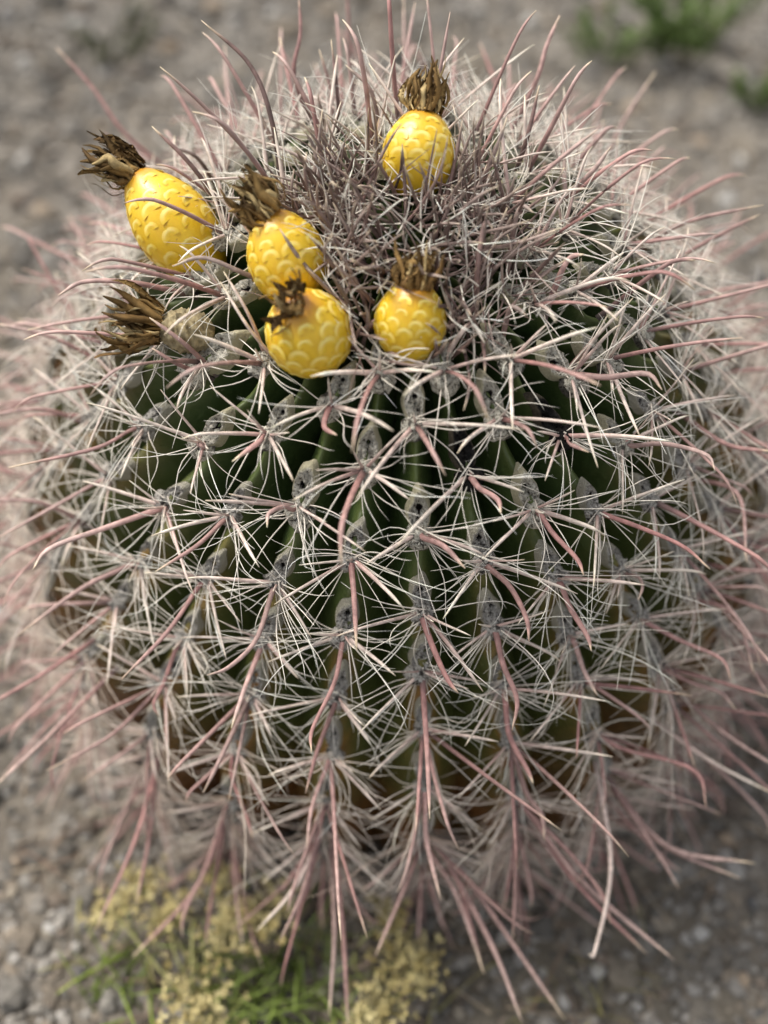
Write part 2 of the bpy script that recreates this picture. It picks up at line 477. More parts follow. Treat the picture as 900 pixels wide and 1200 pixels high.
def tuft(Lt, Rb, seed, spread=.5, dark=0.0, npet=46, curl=.5):
    """withered flower: a sheaf of dry petal strips"""
    g = np.random.default_rng(seed); bag = Bag()
    for q in range(npet):
        an = g.uniform(0, 6.283); rr = Rb * math.sqrt(g.uniform(.05, 1)); lay = rr / Rb
        p = np.array([math.cos(an) * rr, math.sin(an) * rr, -.05 * Lt])
        out = np.array([math.cos(an), math.sin(an), 0])
        L = Lt * g.uniform(.35, 1.1) * (1 - .2 * lay)
        n = 9; d = np.array([0, 0, 1.]) + out * (spread * lay * g.uniform(.3, 1))
        P = [p]; bend = unit(g.normal(size=3)); w1 = g.uniform(0, 6.28); wb = g.uniform(.15, .75); fr1, fr2 = g.uniform(4, 11, 2)
        for i in range(1, n):
            t = i / (n - 1)
            dd = unit(d + bend * curl * t ** 1.5 - out * .55 * lay * max(0, t - .3) + np.array([math.sin(w1 + fr1 * t), math.cos(w1 * 2 + fr2 * t), .5 * math.sin(w1 * 3 + 6 * t)]) * wb)
            P.append(P[-1] + dd * L / (n - 1))
        P = np.array(P); T = np.gradient(P, axis=0)
        side = np.cross(T, out); side /= np.linalg.norm(side, axis=1)[:, None] + 1e-9
        tw = g.normal() * 2.2
        t = np.linspace(0, 1, n)
        nrm = np.cross(side, T); nrm /= np.linalg.norm(nrm, axis=1)[:, None] + 1e-9
        s2 = side * np.cos(tw * t)[:, None] + nrm * np.sin(tw * t)[:, None]
        n2 = np.cross(s2, T); n2 /= np.linalg.norm(n2, axis=1)[:, None] + 1e-9
        wd = Rb * g.uniform(.09, .31) * np.sin(np.pi * np.clip(t * .85 + .12, 0, 1)) ** .7
        cup = wd * g.uniform(.15, .5)
        A = P - s2 * wd[:, None]; B = P + n2 * cup[:, None]; Cc = P + s2 * wd[:, None]; Dd = P + n2 * (cup * .55)[:, None]
        V = np.concatenate([A, B, Cc, Dd]); F = []
        for i in range(n - 1):
            for s_ in ((0, 1), (1, 2), (2, 3), (3, 0)):
                F.append((s_[0] * n + i, s_[1] * n + i, s_[1] * n + i + 1, s_[0] * n + i + 1))
        c0 = lerp((.34, .215, .075), (.16, .09, .032), g.random()); c1 = lerp(c0, (.045, .028, .015), g.uniform(.3, 1))
        if g.random() < .25: c0 = np.array([.46, .34, .16]); c1 = c0 * .75
        c0 = c0 * (1 - .55 * dark); c1 = c1 * (1 - .55 * dark)
        col = c0 * (1 - t[:, None] ** 1.5) + c1 * t[:, None] ** 1.5
        bag.add(V, F, np.concatenate([col] * 4))
    return bag.mesh('dried_flower', MAT['petal'])

FRUITS = []
def place_fruit(cpx, ang, toward, Lf, W, waist, tuft_kw, label, dried=False, seed=0, sink=.02):
    """cpx: centre pixel; ang: image direction of the tip in degrees (90 = up); toward: tilt to the camera in degrees"""
    a = math.radians(ang); tw = math.radians(toward)
    ax = unit((RT * math.cos(a) + UPV * math.sin(a)) * math.cos(tw) - unit(FW) * math.sin(tw))
    best = None
    for dd in np.linspace(.28, .62, 340):
        c = at_depth(cpx[0], cpx[1], dd)
        h = sdf(c - ax * Lf * .5) + sink * U
        if h < 0: best = c; break
    c = best if best is not None else at_depth(cpx[0], cpx[1], .4)
    foot = c - ax * Lf * .5
    FRUITS.append((foot, ax, Lf, W, waist))
    x = unit(np.cross([.2, .9, .1], ax)); y = np.cross(ax, x)
    na, nt_ = 40, 34; V = []; tip = []; Cc = []
    g = np.random.default_rng(seed + 5); p1, p2 = g.uniform(0, 6, 2)
    for i in range(nt_ + 1):
        t = i / nt_; r = fruit_profile(t, W, Lf, waist)
        dz = 0
        if t > .9: dz = -(t - .9) ** 2 * 3.0 * Lf
        for j in range(na):
            an = 2 * math.pi * j / na
            q = r
            if dried: q *= 1 + .09 * math.sin(9 * an + p1 + 4 * math.sin(7 * t)) + .05 * g.normal()
            V.append((q * math.cos(an), q * math.sin(an), t * Lf + dz)); tip.append(t)
            Cc.append(lerp((.28, .22, .12), (.42, .35, .21), g.random()))
    F = [(i * na + j, i * na + (j + 1) % na, (i + 1) * na + (j + 1) % na, (i + 1) * na + j) for i in range(nt_) for j in range(na)]
    F.append(tuple(reversed(range(na)))); F.append(tuple(range(nt_ * na, (nt_ + 1) * na)))
    me = mesh('fruit', V, F, MAT['petal'] if dried else MAT['fruit'], np.array(Cc), dict(tip=tip))
    fo = obj('dried_fruit' if dried else 'fruit', me, root, frame4(x, y, ax, L3(foot)), label=label)
    # crescent scales in spirals
    if not dried:
        rows = 7
        for rI in range(rows):
            t = .18 + .66 * rI / (rows - 1)
            r = fruit_profile(t, W, Lf, waist); t2 = t + .01
            cnt = max(5, int(round(2 * math.pi * r / (W * .30))))
            if rI >= rows - 1: cnt = max(5, cnt)
            for q in range(cnt):
                an = 2 * math.pi * (q + .5 * (rI % 2)) / cnt + g.normal() * .05
                tt = t + g.normal() * .008
                r = fruit_profile(tt, W, Lf, waist); r2 = fruit_profile(tt + .02, W, Lf, waist)
                er = np.array([math.cos(an), math.sin(an), 0]); eb = np.array([-math.sin(an), math.cos(an), 0])
                tg = unit(er * (r2 - r) + np.array([0, 0, .02 * Lf]))
                nm = np.cross(eb, tg); sz = W * .118 * g.uniform(.85, 1.15) * (1 if rI < 5 else .85)
                pp = er * (r - .0001) + np.array([0, 0, tt * Lf]) 
                obj('scale', SCALE, fo, frame4(eb * sz, tg * sz, nm * sz * .36, pp))
    zt = .955 * Lf
    tk = dict(tuft_kw); ta, tt_ = [math.radians(v) for v in tk.pop('dirn')]
    tm = tuft(seed=seed, **tk)
    zw = (RT * math.cos(ta) + UPV * math.sin(ta)) * math.cos(tt_) - FW * math.sin(tt_)
    zd = unit(np.array([zw @ x, zw @ y, zw @ ax])); xd = unit(np.cross([0, 1, 0], zd)); yd = np.cross(zd, xd)
    obj('dried_flower', tm, fo, frame4(xd, yd, zd, (0, 0, zt)))
    return fo, foot, ax

place_fruit((204, 264), 128, 10, .28 * U, .172 * U, .66, dict(Lt=.15 * U, Rb=.036 * U, dark=.35, spread=.42, npet=60, curl=.35, dirn=(156, 0)),
            'long yellow fruit lying outwards with a dark brown withered flower', seed=1)
place_fruit((336, 302), 112, 30, .20 * U, .158 * U, .62, dict(Lt=.125 * U, Rb=.040 * U, dark=.0, spread=.3, npet=54, curl=.5, dirn=(138, 18)),
            'yellow fruit with a broad brown flower remnant, wedged behind the round one', seed=2)
place_fruit((361, 389), 118, 60, .185 * U, .168 * U, .60, dict(Lt=.07 * U, Rb=.033 * U, dark=.2, spread=1.1, npet=46, curl=1.3, dirn=(165, 45)),
            'round plump yellow fruit with a short crumpled brown flower', seed=3)
place_fruit((481, 376), 84, 38, .165 * U, .140 * U, .58, dict(Lt=.12 * U, Rb=.034 * U, dark=-.3, spread=.35, npet=46, curl=1.0, dirn=(80, 20)),
            'small yellow fruit standing behind hooked spines with a golden brown flower', seed=4)
place_fruit((491, 179), 82, 14, .172 * U, .147 * U, .60, dict(Lt=.125 * U, Rb=.034 * U, dark=-.25, spread=.12, npet=56, curl=.35, dirn=(82, 5)),
            'yellow fruit standing upright on the far side of the crown', seed=5, sink=-.006)
place_fruit((217, 388), 172, 15, .115 * U, .085 * U, .5, dict(Lt=.15 * U, Rb=.038 * U, dark=.0, spread=.6, npet=70, curl=.6, dirn=(168, 5)),
            'shrivelled tan dried fruit with a brown frayed flower', dried=True, seed=6, sink=-.02)


def in_fruit(P):
    """does a spine run through a fruit? (only its free part counts)"""
    P = np.asarray(P)[1:]
    for foot, ax, Lf, W, waist in FRUITS:
        d = P - foot; t = (d @ ax) / Lf; r = np.linalg.norm(d - (d @ ax)[:, None] * ax, axis=1)
        for tt, rr in zip(t, r):
            if 0 < tt < 1 and rr < fruit_profile(tt, W, Lf, waist) * .97: return True
    return False

# --- areole pads: felted teardrop with a raised rim, a pit and a dark spine cushion below
def areole_mesh(name, mat, seed, length, pit=True, rough=.10):
    g = np.random.default_rng(seed); na, nr_ = 26, 8
    V = []; C = []
    pits = [(g.uniform(-.35, -.05), g.uniform(-.15, .15), g.uniform(.16, .24))]
    if g.random() < .5: pits.append((g.uniform(.15, .4), g.uniform(-.2, .2), .12))
    ph = g.uniform(0, 6.28, 4)
    for i in range(nr_ + 1):
        q = i / nr_
        for j in range(na):
            an = 2 * math.pi * j / na
            w_ = 1 + .06 * math.sin(3 * an + ph[0]) + .05 * math.sin(5 * an + ph[1])
            x = math.cos(an) * q * w_ * length * (1.18 if math.cos(an) < 0 else 1.0)
            y = math.sin(an) * q * w_ * .0205 * U * 10 / 10 * (1 - .28 * max(0, -math.cos(an)) ** 1.5)
            e = q
            zz = .012 * U * (math.exp(-((q - .78) / .14) ** 2) * .75 + .3 - .9 * max(0, q - .85) * 5)
            zz += g.normal() * .0024 * U * (1 if q < .8 else .3)
            zz -= .012 * U * (y / (.0205 * U)) ** 2 + .004 * U * (x / length) ** 2
            for (pa, pb, pr) in (pits if pit else []):
                d = math.hypot(x / length - pa, (y / (.0205 * U)) * .62 - pb)
                if d < pr: zz -= .016 * U * (1 - d / pr); e = min(e, max(0, (d / pr - .55)) * .3)
            zz += rough * .01 * U * math.sin(an * 4 + ph[2]) * q
            V.append((x, y, zz)); C.append(e if not (q > .62) else .3 + .7 * (q - .62) / .3)
    F = []
    for i in range(nr_):
        for j in range(na):
            a = i * na + j; b = i * na + (j + 1) % na
            F.append((a, a + na, b + na, b) if i else (a, a + na, b + na, b))
    # lumpy cushion the spines stand in
    k = len(V); m1, m2 = 7, 12
    for i in range(m1 + 1):
        el = -.3 + (math.pi / 2 + .3) * i / m1
        for j in range(m2):
            an = 2 * math.pi * j / m2; rr = (.0205 + g.normal() * .003) * U
            V.append((length * 1.12 + rr * 1.1 * math.cos(el) * math.cos(an), rr * 1.05 * math.cos(el) * math.sin(an), rr * .95 * math.sin(el)))
            C.append(.03 if g.random() < .4 else .2)
    for i in range(m1):
        for j in range(m2):
            a = k + i * m2 + j; b = k + i * m2 + (j + 1) % m2
            F.append((a, b, b + m2, a + m2))
    me = mesh(name, V, F, mat, np.array(C))
    return me
A_OLD = [areole_mesh('areole_old', MAT['old'], 10 + i, .036 * U) for i in range(5)]
A_NEW = [areole_mesh('areole_young', MAT['new'], 30 + i, .037 * U) for i in range(4)]
A_LOW = [areole_mesh('areole_low', MAT['old'], 50 + i, .05 * U, pit=i % 2 == 0, rough=.25) for i in range(4)]
A_BURNT = areole_mesh('areole_burnt', MAT['burnt'], 80, .045 * U, True, .8)

# spines traced through the photograph: (rib, index) -> pixel way points after the cushion
HERO = {(0, 2): [(415, 700), (418, 762)], (0, 3): [(392, 800), (366, 855), (365, 882)], (0, 4): [(372, 880), (358, 930)],
        (0, 5): [(366, 945), (359, 995)], (0, 6): [(357, 1040), (328, 1102)], (1, 1): [(520, 640), (545, 666)],
        (1, 2): [(510, 765), (525, 797), (537, 812)], (1, 5): [(500, 985), (517, 1056)], (1, 6): [(535, 1050), (568, 1142)],
        (2, 1): [(562, 572), (583, 585), (587, 602)], (2, 2): [(598, 688), (617, 725), (620, 752)],
        (2, 3): [(590, 780), (606, 820), (600, 856)], (2, 4): [(597, 862), (617, 900), (625, 918)],
        (2, 5): [(617, 930), (635, 955), (638, 985)], (2, 6): [(668, 1000), (708, 1052), (715, 1082)],
        (3, 1): [(648, 625), (676, 655), (684, 674)], (3, 2): [(668, 712), (688, 745), (693, 763)],
        (3, 3): [(684, 785), (700, 815)], (3, 4): [(740, 806), (810, 815)], (3, 5): [(737, 880), (814, 903), (828, 948)],
        (4, 1): [(668, 520), (690, 530)], (4, 2): [(750, 618), (800, 640), (832, 667)], (4, 3): [(748, 676), (753, 688), (748, 703)],
        (4, 4): [(800, 752), (845, 772), (857, 798)], (4, 5): [(815, 802), (845, 812), (862, 832)],
        (5, 0): [(712, 442), (758, 438), (776, 457)], (5, 1): [(780, 520), (828, 533), (838, 552)],
        (-1, 0): [(380, 500), (395, 510)], (-1, 1): [(332, 594), (315, 602), (313, 618)], (-1, 2): [(300, 750), (268, 782), (243, 791)],
        (-1, 5): [(272, 912), (290, 960), (296, 982)], (-1, 6): [(240, 1020), (216, 1070), (213, 1098)],
        (-2, 1): [(302, 519), (272, 541)], (-2, 2): [(230, 640), (182, 670)], (-2, 3): [(195, 742), (142, 796)],
        (-2, 4): [(192, 800), (180, 825), (187, 840)], (-2, 5): [(130, 862), (55, 903)], (-2, 6): [(140, 886), (98, 914)],
        (-3, 1): [(240, 523), (229, 512)], (-3, 2): [(120, 620), (58, 643), (38, 668)], (-3, 3): [(95, 690), (20, 745)],
        (-4, 1): [(110, 526), (10, 548)], (-4, 2): [(70, 590), (-20, 640)]}
NSPINE = 0
def add_spine(name_parent, P, r0, kind, sides=6, flat=.62, ref=None):
    V, F = tube(P, spine_rad(len(P), r0), sides, flat, ref)
    me = mesh('spine', L3(V) - L3(P[0]), F, MAT['spine'], spine_cols(len(P), sides, kind))
    o = obj('spine', me, name_parent); o.location = L3(P[0])
    return o

cen = []
for k in order:
    for i, s0 in enumerate(AR[k]):
        hub, dn, b, nr = surf_frame(s0, TH[k])
        cen.append((k, i, s0, hub, dn, b, nr))
# nearest areoles that face the camera carry their central spines as pieces of their own
def facing(c): return unit(CAM - c[3]) @ c[6]
rank = sorted(range(len(cen)), key=lambda j: -(facing(cen[j]) / depth(cen[j][3])))
single = set(rank[:42])

for ci, (k, i, s0, hub, dn, b, nr) in enumerate(cen):
    su = s0 / U; rib = ribs[k]
    x = .012 * U * np.sign(1)
    lift = .030 * U if su < .8 else .018 * U
    hubp = hub + nr * (lift * .95)
    # pad
    ln = .036 * U if su < 1.15 else .05 * U
    if (k, i) in ((4, 1), (2, 1)): me = A_BURNT; ln = .045 * U
    elif su < .62: me = A_NEW[ci % 4]
    elif su < 1.15: me = A_OLD[ci % 5]
    else: me = A_LOW[ci % 4]
    padc = hub - dn * ln * 1.12 + nr * (lift * .92)
    jit = rng.normal() * .12
    tx = unit(dn + b * jit); 
    tz = unit(nr - tx * (nr @ tx)); ty = np.cross(tz, tx)
    sc = rng.uniform(1.02, 1.28) * (1.12 if su < .62 else 1.0)
    if (k, i) == (-4, 0): sc *= 1.25
    m4 = frame4(tx * sc, ty * sc, tz * sc, L3(padc))
    ao = obj('areole', me, rib, m4)
    if me is A_BURNT: ao['label'] = 'rotten black areole with a crumbling hollow'
    # --- spines
    cp = hub + nr * (lift + .004 * U)
    young = np.clip((.75 - su) / .45, 0, 1)         # young areoles hold their spines up and outwards
    old = np.clip((su - 1.0) / .5, 0, 1)
    tw = rng.normal() * .22                          # every cluster sits a little askew
    dn, b = dn * math.cos(tw) + b * math.sin(tw), b * math.cos(tw) - dn * math.sin(tw)
    paths = []
    hero = HERO.get((k, i))
    if hero:
        w0 = depth(cp); m = len(hero)
        ctrl = [cp, cp + nr * .018 * U + (at_depth(*hero[0], w0) - cp) * .12]
        dl = .07 * U if su < .9 else .03 * U
        for q, (px, py) in enumerate(hero):
            f = (q + 1) / m
            ctrl.append(at_depth(px, py, w0 - dl * f ** .6))
        P = catmull(ctrl, 18)
        paths.append((P, .0072 * U * rng.uniform(.85, 1.15), 'main'))
    else:
        el = rng.uniform(.75, 1.2) + .25 * young
        az = rng.normal() * .35
        d = (dn * math.cos(az) + b * math.sin(az)) * math.cos(el) + nr * math.sin(el)
        if su < .5: d = d + unit(nr + np.array([0, 0, .5])) * .5
        Ln = U * rng.uniform(.17, .36) * (1 - .15 * young) * (1 + .3 * old)
        P = grow(cp, d, Ln, 16, unit(dn + nr * -.15), .35, rng.choice([0, 1.2, 2.4, 3.4]), .03)
        paths.append((P, .0061 * U * rng.uniform(.75, 1.2), 'main'))
    # two stout lateral centrals, two slimmer upper ones, one short upright
    for sg in (-1, 1):
        el = rng.uniform(.35, .75) + .3 * young; az = rng.uniform(-.15, .4) + .25 * old
        d = (b * sg * math.cos(az) + dn * math.sin(az)) * math.cos(el) + nr * math.sin(el)
        P = grow(cp, d, U * rng.triangular(.09, .17, .27), 11, unit(dn * .7 - nr * .6), .25, rng.choice([0, 0, .5]), .03)
        paths.append((P, .0050 * U * rng.uniform(.75, 1.2), 'side'))
    for sg in (-1, 1):
        if rng.random() < .35 + .35 * young: continue
        el = rng.uniform(.5, 1.0); az = rng.uniform(.1, .9)
        d = (b * sg * math.cos(az) - dn * math.sin(az)) * math.cos(el) + nr * math.sin(el)
        P = grow(cp, d, U * rng.uniform(.09, .15), 9, unit(-nr + dn * .2), .2, 0, .04)
        paths.append((P, .0034 * U * rng.uniform(.8, 1.2), 'side'))
    if rng.random() < .6:
        d = -dn * rng.uniform(.25, .6) + nr + b * rng.normal() * .15
        P = grow(cp, d, U * rng.uniform(.06, .11), 8, unit(-dn), .2, 0, .03)
        paths.append((P, .0034 * U * rng.uniform(.8, 1.1), 'side'))
    if su > 1.05:
        for sg in (-1, 1):
            if rng.random() < .15: continue
            el = rng.uniform(.5, 1.15); az = rng.uniform(.0, 1.2)
            d = (b * sg * math.cos(az) + dn * math.sin(az)) * math.cos(el) + nr * math.sin(el)
            P = grow(cp, d, U * rng.uniform(.18, .40), 12, unit(dn * .7 - nr * .5), .3, rng.choice([0, 1.0, 2.4, 3.2]), .03)
            paths.append((P, .0058 * U * rng.uniform(.8, 1.1), 'main'))
    bag = Bag()
    for q, (P, r0, kind) in enumerate(paths):
        if in_fruit(P): continue
        if ci in single or (hero and q == 0):
            add_spine(rib, P, r0, kind, 7, .6 if q == 0 else .8, ref=nr); NSPINE += 1
        else:
            V, F = tube(P, spine_rad(len(P), r0), 5, .7, ref=nr)
            bag.add(V, F, spine_cols(len(P), 5, kind))
    # radial bristles
    nb = int(rng.integers(19, 29) - 11 * young)
    for q in range(nb):
        sg = -1 if q % 2 else 1
        az = rng.normal() * .55 + .22
        if az < -.55: az = -az
        if q % 7 == 5: az = rng.uniform(.9, 1.5)
        el = rng.uniform(.05, .75) + .3 * young
        d = (b * sg * math.cos(az) + dn * math.sin(az)) * math.cos(el) + nr * math.sin(el)
        P = grow(cp + rng.normal(size=3) * .006 * U + dn * rng.normal() * .008 * U, d, U * rng.triangular(.08, .16, .30) * (1 + .2 * old) * (1 - .25 * young), 10,
                 unit(rng.normal(size=3) * .9 + dn * .3 - nr * .5), rng.uniform(.15, 1.0), 0, rng.choice([.05, .15, .35, .5]))
        if su < .75 and in_fruit(P): continue
        r0 = .00148 * U * rng.uniform(.7, 1.35)
        V, F = tube(P, spine_rad(10, r0, .6), 4)
        bag.add(V, F, spine_cols(10, 4, 'bristle') * lerp((1, 1, 1), (.92, .76, .69), old * rng.uniform(.2, 1)))
    if not bag.V: continue
    o = obj('bristles', bag.mesh('bristles', MAT['bristle'], cp), rib, kind='stuff'); o.location = L3(cp)

# --- free spines traced on the shoulder (base pixel, way points, look)
FREE = [([(232, 348), (160, 332), (100, 330), (68, 346)], 'main', .0065), ([(332, 232), (318, 140), (292, 75), (236, 24)], 'dark', .0062),
        ([(275, 265), (225, 195), (178, 148)], 'dark', .0062), ([(262, 235), (232, 186), (198, 172)], 'crown', .0055),
        ([(395, 168), (396, 120), (388, 46)], 'dark', .0055), ([(448, 182), (436, 110), (405, 76)], 'crown', .0058),
        ([(392, 150), (386, 100), (374, 58)], 'dark', .0055), ([(476, 120), (474, 60), (473, -4)], 'main', .0062),
        ([(557, 362), (560, 310), (568, 262), (578, 268)], 'crown', .006), ([(595, 318), (603, 262), (612, 242), (625, 249)], 'crown', .0062),
        ([(517, 430), (538, 393), (554, 381), (568, 402)], 'side', .0058), ([(585, 413), (596, 366), (603, 360), (618, 370)], 'crown', .006),
        ([(636, 376), (655, 325), (668, 302), (684, 298)], 'main', .007), ([(656, 443), (700, 393), (742, 349)], 'side', .0045),
        ([(420, 392), (452, 367), (470, 359), (473, 380)], 'side', .0055), ([(450, 428), (470, 390), (480, 379), (494, 396)], 'side', .0055),
        ([(700, 373), (760, 325), (790, 306), (815, 305)], 'main', .006), ([(335, 340), (285, 320), (238, 302), (202, 312)], 'crown', .0058),
        ([(232, 345), (200, 262), (186, 215)], 'main', .0035), ([(385, 168), (372, 110)], 'crown', .005),
        ([(408, 215), (370, 255), (345, 285)], 'crown', .005), ([(312, 420), (292, 370), (262, 318)], 'side', .0045),
        ([(330, 430), (292, 385), (258, 330)], 'side', .0042), ([(150, 160), (110, 105), (66, 56)], 'main', .007),
        ([(708, 185), (735, 135), (768, 84)], 'main', .007), ([(628, 95), (640, 55), (656, 18)], 'main', .007),
        ([(255, 440), (215, 402), (175, 372)], 'main', .006), ([(250, 445), (205, 425), (178, 408)], 'main', .0055),
        ([(640, 250), (690, 205), (716, 172)], 'main', .0065), ([(600, 215), (618, 160), (632, 100)], 'dark', .006),
        ([(345, 90), (352, 40), (350, -5)], 'main', .006), ([(410, 60), (408, 20), (406, -20)], 'main', .006)]
FREE += [([(388, 960), (402, 1090), (408, 1205)], 'main', .0075), ([(386, 968), (392, 1090), (386, 1190)], 'main', .0072),
         ([(505, 975), (575, 1105), (612, 1198)], 'main', .0078), ([(512, 978), (590, 1090), (662, 1195)], 'main', .0072),
         ([(520, 980), (545, 1060), (566, 1140)], 'main', .0075), ([(612, 950), (690, 1040), (790, 1125)], 'main', .0075),
         ([(610, 952), (680, 1040), (758, 1118)], 'main', .007), ([(705, 900), (780, 990), (885, 1012)], 'main', .0078),
         ([(703, 905), (770, 985), (868, 1030)], 'main', .007), ([(695, 880), (716, 1010), (698, 1112), (690, 1118)], 'side', .0062),
         ([(270, 945), (230, 1040), (155, 1122)], 'main', .0068), ([(268, 948), (250, 1040), (240, 1110)], 'main', .0065),
         ([(190, 870), (160, 980), (112, 1090)], 'main', .0065), ([(188, 872), (175, 980), (160, 1060)], 'main', .0065),
         ([(385, 960), (345, 1040), (300, 1092)], 'side', .0055), ([(500, 975), (470, 1050), (440, 1120)], 'main', .006),
         ([(140, 780), (60, 860), (-10, 925)], 'main', .0065), ([(125, 740), (50, 790), (-20, 830)], 'main', .0065),
         ([(110, 620), (50, 590), (-20, 585)], 'main', .0065), ([(110, 500), (50, 480), (-20, 488)], 'main', .0065),
         ([(130, 430), (60, 395), (-10, 378)], 'main', .0065), ([(820, 660), (870, 668), (930, 670)], 'main', .0068),
         ([(790, 480), (850, 520), (905, 529)], 'main', .0068), ([(800, 700), (860, 720), (884, 790)], 'main', .0065),
         ([(780, 800), (850, 860), (920, 905)], 'main', .0068), ([(760, 840), (830, 890), (905, 930)], 'side', .0055),
         ([(810, 560), (865, 580), (875, 660)], 'main', .006), ([(740, 300), (800, 262), (895, 240)], 'main', .0062)]
for pts, kind, r0 in FREE:
    h = ray_hit(*pts[0])
    f = 0.0
    while sdf(h) > .003 and f < 1:       # foot hidden behind others: follow the spine back to the flesh
        f += .02; h = ray_hit(*lerp(pts[0], (470, 420), f))
    if f: pts = [pts[0]] + list(pts)
    w0 = depth(h) - .006; m = len(pts) - 1
    ctrl = [h] + [at_depth(px, py, w0 - .05 * U * ((q + 1) / m) ** .5) for q, (px, py) in enumerate(pts[1:])]
    P = catmull(ctrl, 18)
    # spines belong to the rib they stand on
    th = math.atan2(h[0], -h[1]); k = min(order, key=lambda q: abs(math.remainder(TH[q] - th, 2 * math.pi)))
    add_spine(ribs[k], P, r0 * U, kind, 7, .65, ref=-FW); NSPINE += 1

# --- crown: dense nest of young spines over the growing point
crown = Bag(); nest = Bag()
ncr = 0
for q in range(330):
    s0 = U * .25 * math.sqrt(rng.uniform(0.0, 1)); th = rng.uniform(0, 2 * np.pi)
    p, dn, b, nr = surf_frame(s0, th)
    d = nr * rng.uniform(.5, 1.1) + dn * rng.uniform(-.6, .5) + b * rng.normal() * .5
    Ln = U * rng.uniform(.10, .20)
    P = grow(p, d, Ln, 12, unit(rng.normal(size=3) + nr * .4 - dn * .3), rng.uniform(.1, .6), rng.choice([0, 0, 0, 1.2]), .05)
    if in_fruit(P): continue
    r0 = U * rng.uniform(.0036, .0062)
    if ncr < 20 and (th < 2.2 or th > 4.1):
        add_spine(root, P, r0, 'crown', 6, .7, ref=nr); ncr += 1
    else:
        V, F = tube(P, spine_rad(12, r0), 5, .7, ref=nr); crown.add(V, F, spine_cols(12, 5, 'crown'))
for q in range(620):
    s0 = U * .255 * math.sqrt(rng.uniform(0.0, 1)); th = rng.uniform(0, 2 * np.pi)
    p, dn, b, nr = surf_frame(s0, th)
    p = p + nr * U * rng.uniform(0, .05)
    d = nr * rng.uniform(.1, .7) + dn * rng.normal() * .6 + b * rng.normal() * .8
    P = grow(p, d, U * rng.uniform(.08, .17), 8, unit(rng.normal(size=3)), rng.uniform(.1, .8), 0, rng.choice([.05, .15, .3]))
    if in_fruit(P): continue
    V, F = tube(P, spine_rad(8, U * .0019 * rng.uniform(.8, 1.3), .6), 4)
    crown_c = spine_cols(8, 4, 'bristle' if q % 5 < 3 else 'crown')
    nest.add(V, F, crown_c)
obj('crown_spines', crown.mesh('crown_spines', MAT['spine'], BASE), root, kind='stuff', label='dense nest of mauve brown young spines on the crown')
obj('crown_bristles', nest.mesh('crown_bristles', MAT['bristle'], BASE), root, kind='stuff')

# ------------------------------------------------------------------ gravel
phi = (1 + 5 ** .5) / 2
ICO = np.array([(-1, phi, 0), (1, phi, 0), (-1, -phi, 0), (1, -phi, 0), (0, -1, phi), (0, 1, phi), (0, -1, -phi), (0, 1, -phi),
                (phi, 0, -1), (phi, 0, 1), (-phi, 0, -1), (-phi, 0, 1)]) / math.sqrt(1 + phi * phi)
ICF = [(0, 11, 5), (0, 5, 1), (0, 1, 7), (0, 7, 10), (0, 10, 11), (1, 5, 9), (5, 11, 4), (11, 10, 2), (10, 7, 6), (7, 1, 8),
       (3, 9, 4), (3, 4, 2), (3, 2, 6), (3, 6, 8), (3, 8, 9), (4, 9, 5), (2, 4, 11), (6, 2, 10), (8, 6, 7), (9, 8, 1)]
STC = np.array([(.22, .205, .18), (.15, .14, .125), (.30, .28, .25), (.26, .21, .155), (.42, .40, .37), (.18, .135, .10), (.10, .095, .085), (.34, .29, .22)])
NST = 20000
X = []
pxs = rng.uniform(-350, 1250, NST * 2); pys = rng.uniform(-80, 1500, NST * 2)
for a_, b_ in zip(pxs, pys):
    g = gpix(a_, b_)
    if np.hypot(g[0], g[1]) > .17 and g[1] < 4: X.append(g)
    if len(X) >= NST: break
X = np.array(X); m = len(X); dcam = np.linalg.norm(X - cw, axis=1)
sz = np.exp(rng.normal(size=m) * .45) * .0031 * np.clip(dcam / .75, .8, 3.0)
R3 = np.linalg.qr(rng.normal(size=(m, 3, 3)))[0]
loc = ICO[None] * rng.uniform(.72, 1.25, (m, 12, 1)) * rng.uniform(.6, 1.2, (m, 1, 3))
V = np.einsum('mij,mkj->mki', R3, loc) * sz[:, None, None]
V[..., 2] *= .7
V += X[:, None]; V[..., 2] += (sz * .25)[:, None]
FI = (np.array(ICF)[None] + (np.arange(m) * 12)[:, None, None]).reshape(-1, 3)
CC = (STC * .62 + np.array([.215, .19, .158]) * .38)[rng.choice(len(STC), m, p=[.22, .2, .15, .13, .07, .08, .07, .08])] * rng.uniform(.55, 1.1, (m, 1))
gme = mesh('gravel', V.reshape(-1, 3), FI.tolist(), MAT['stone'], np.repeat(CC, 12, axis=0), smooth=False)
obj('gravel', gme, kind='stuff', label='loose grey and tan gravel strewn over the ground', category='gravel')

lit = Bag()
for q in range(420):
    an = rng.uniform(0, 6.28); rr = .19 + abs(rng.normal()) * .14
    p = np.array([math.sin(an) * rr, -math.cos(an) * rr - .03, rng.uniform(.003, .008)])
    P = grow(p, np.append(rng.normal(size=2), rng.uniform(-.02, .08)), rng.uniform(.012, .05), 6, unit(np.append(rng.normal(size=2), 0)), .4, 0, .1)
    V, F = tube(P, spine_rad(6, rng.uniform(.0004, .0009), .6), 4)
    lit.add(V, F, lerp((.20, .13, .09), (.36, .29, .20), rng.random()))
obj('litter', lit.mesh('litter', MAT['spine']), kind='stuff', label='dry fallen spines and straw littering the gravel', category='litter')

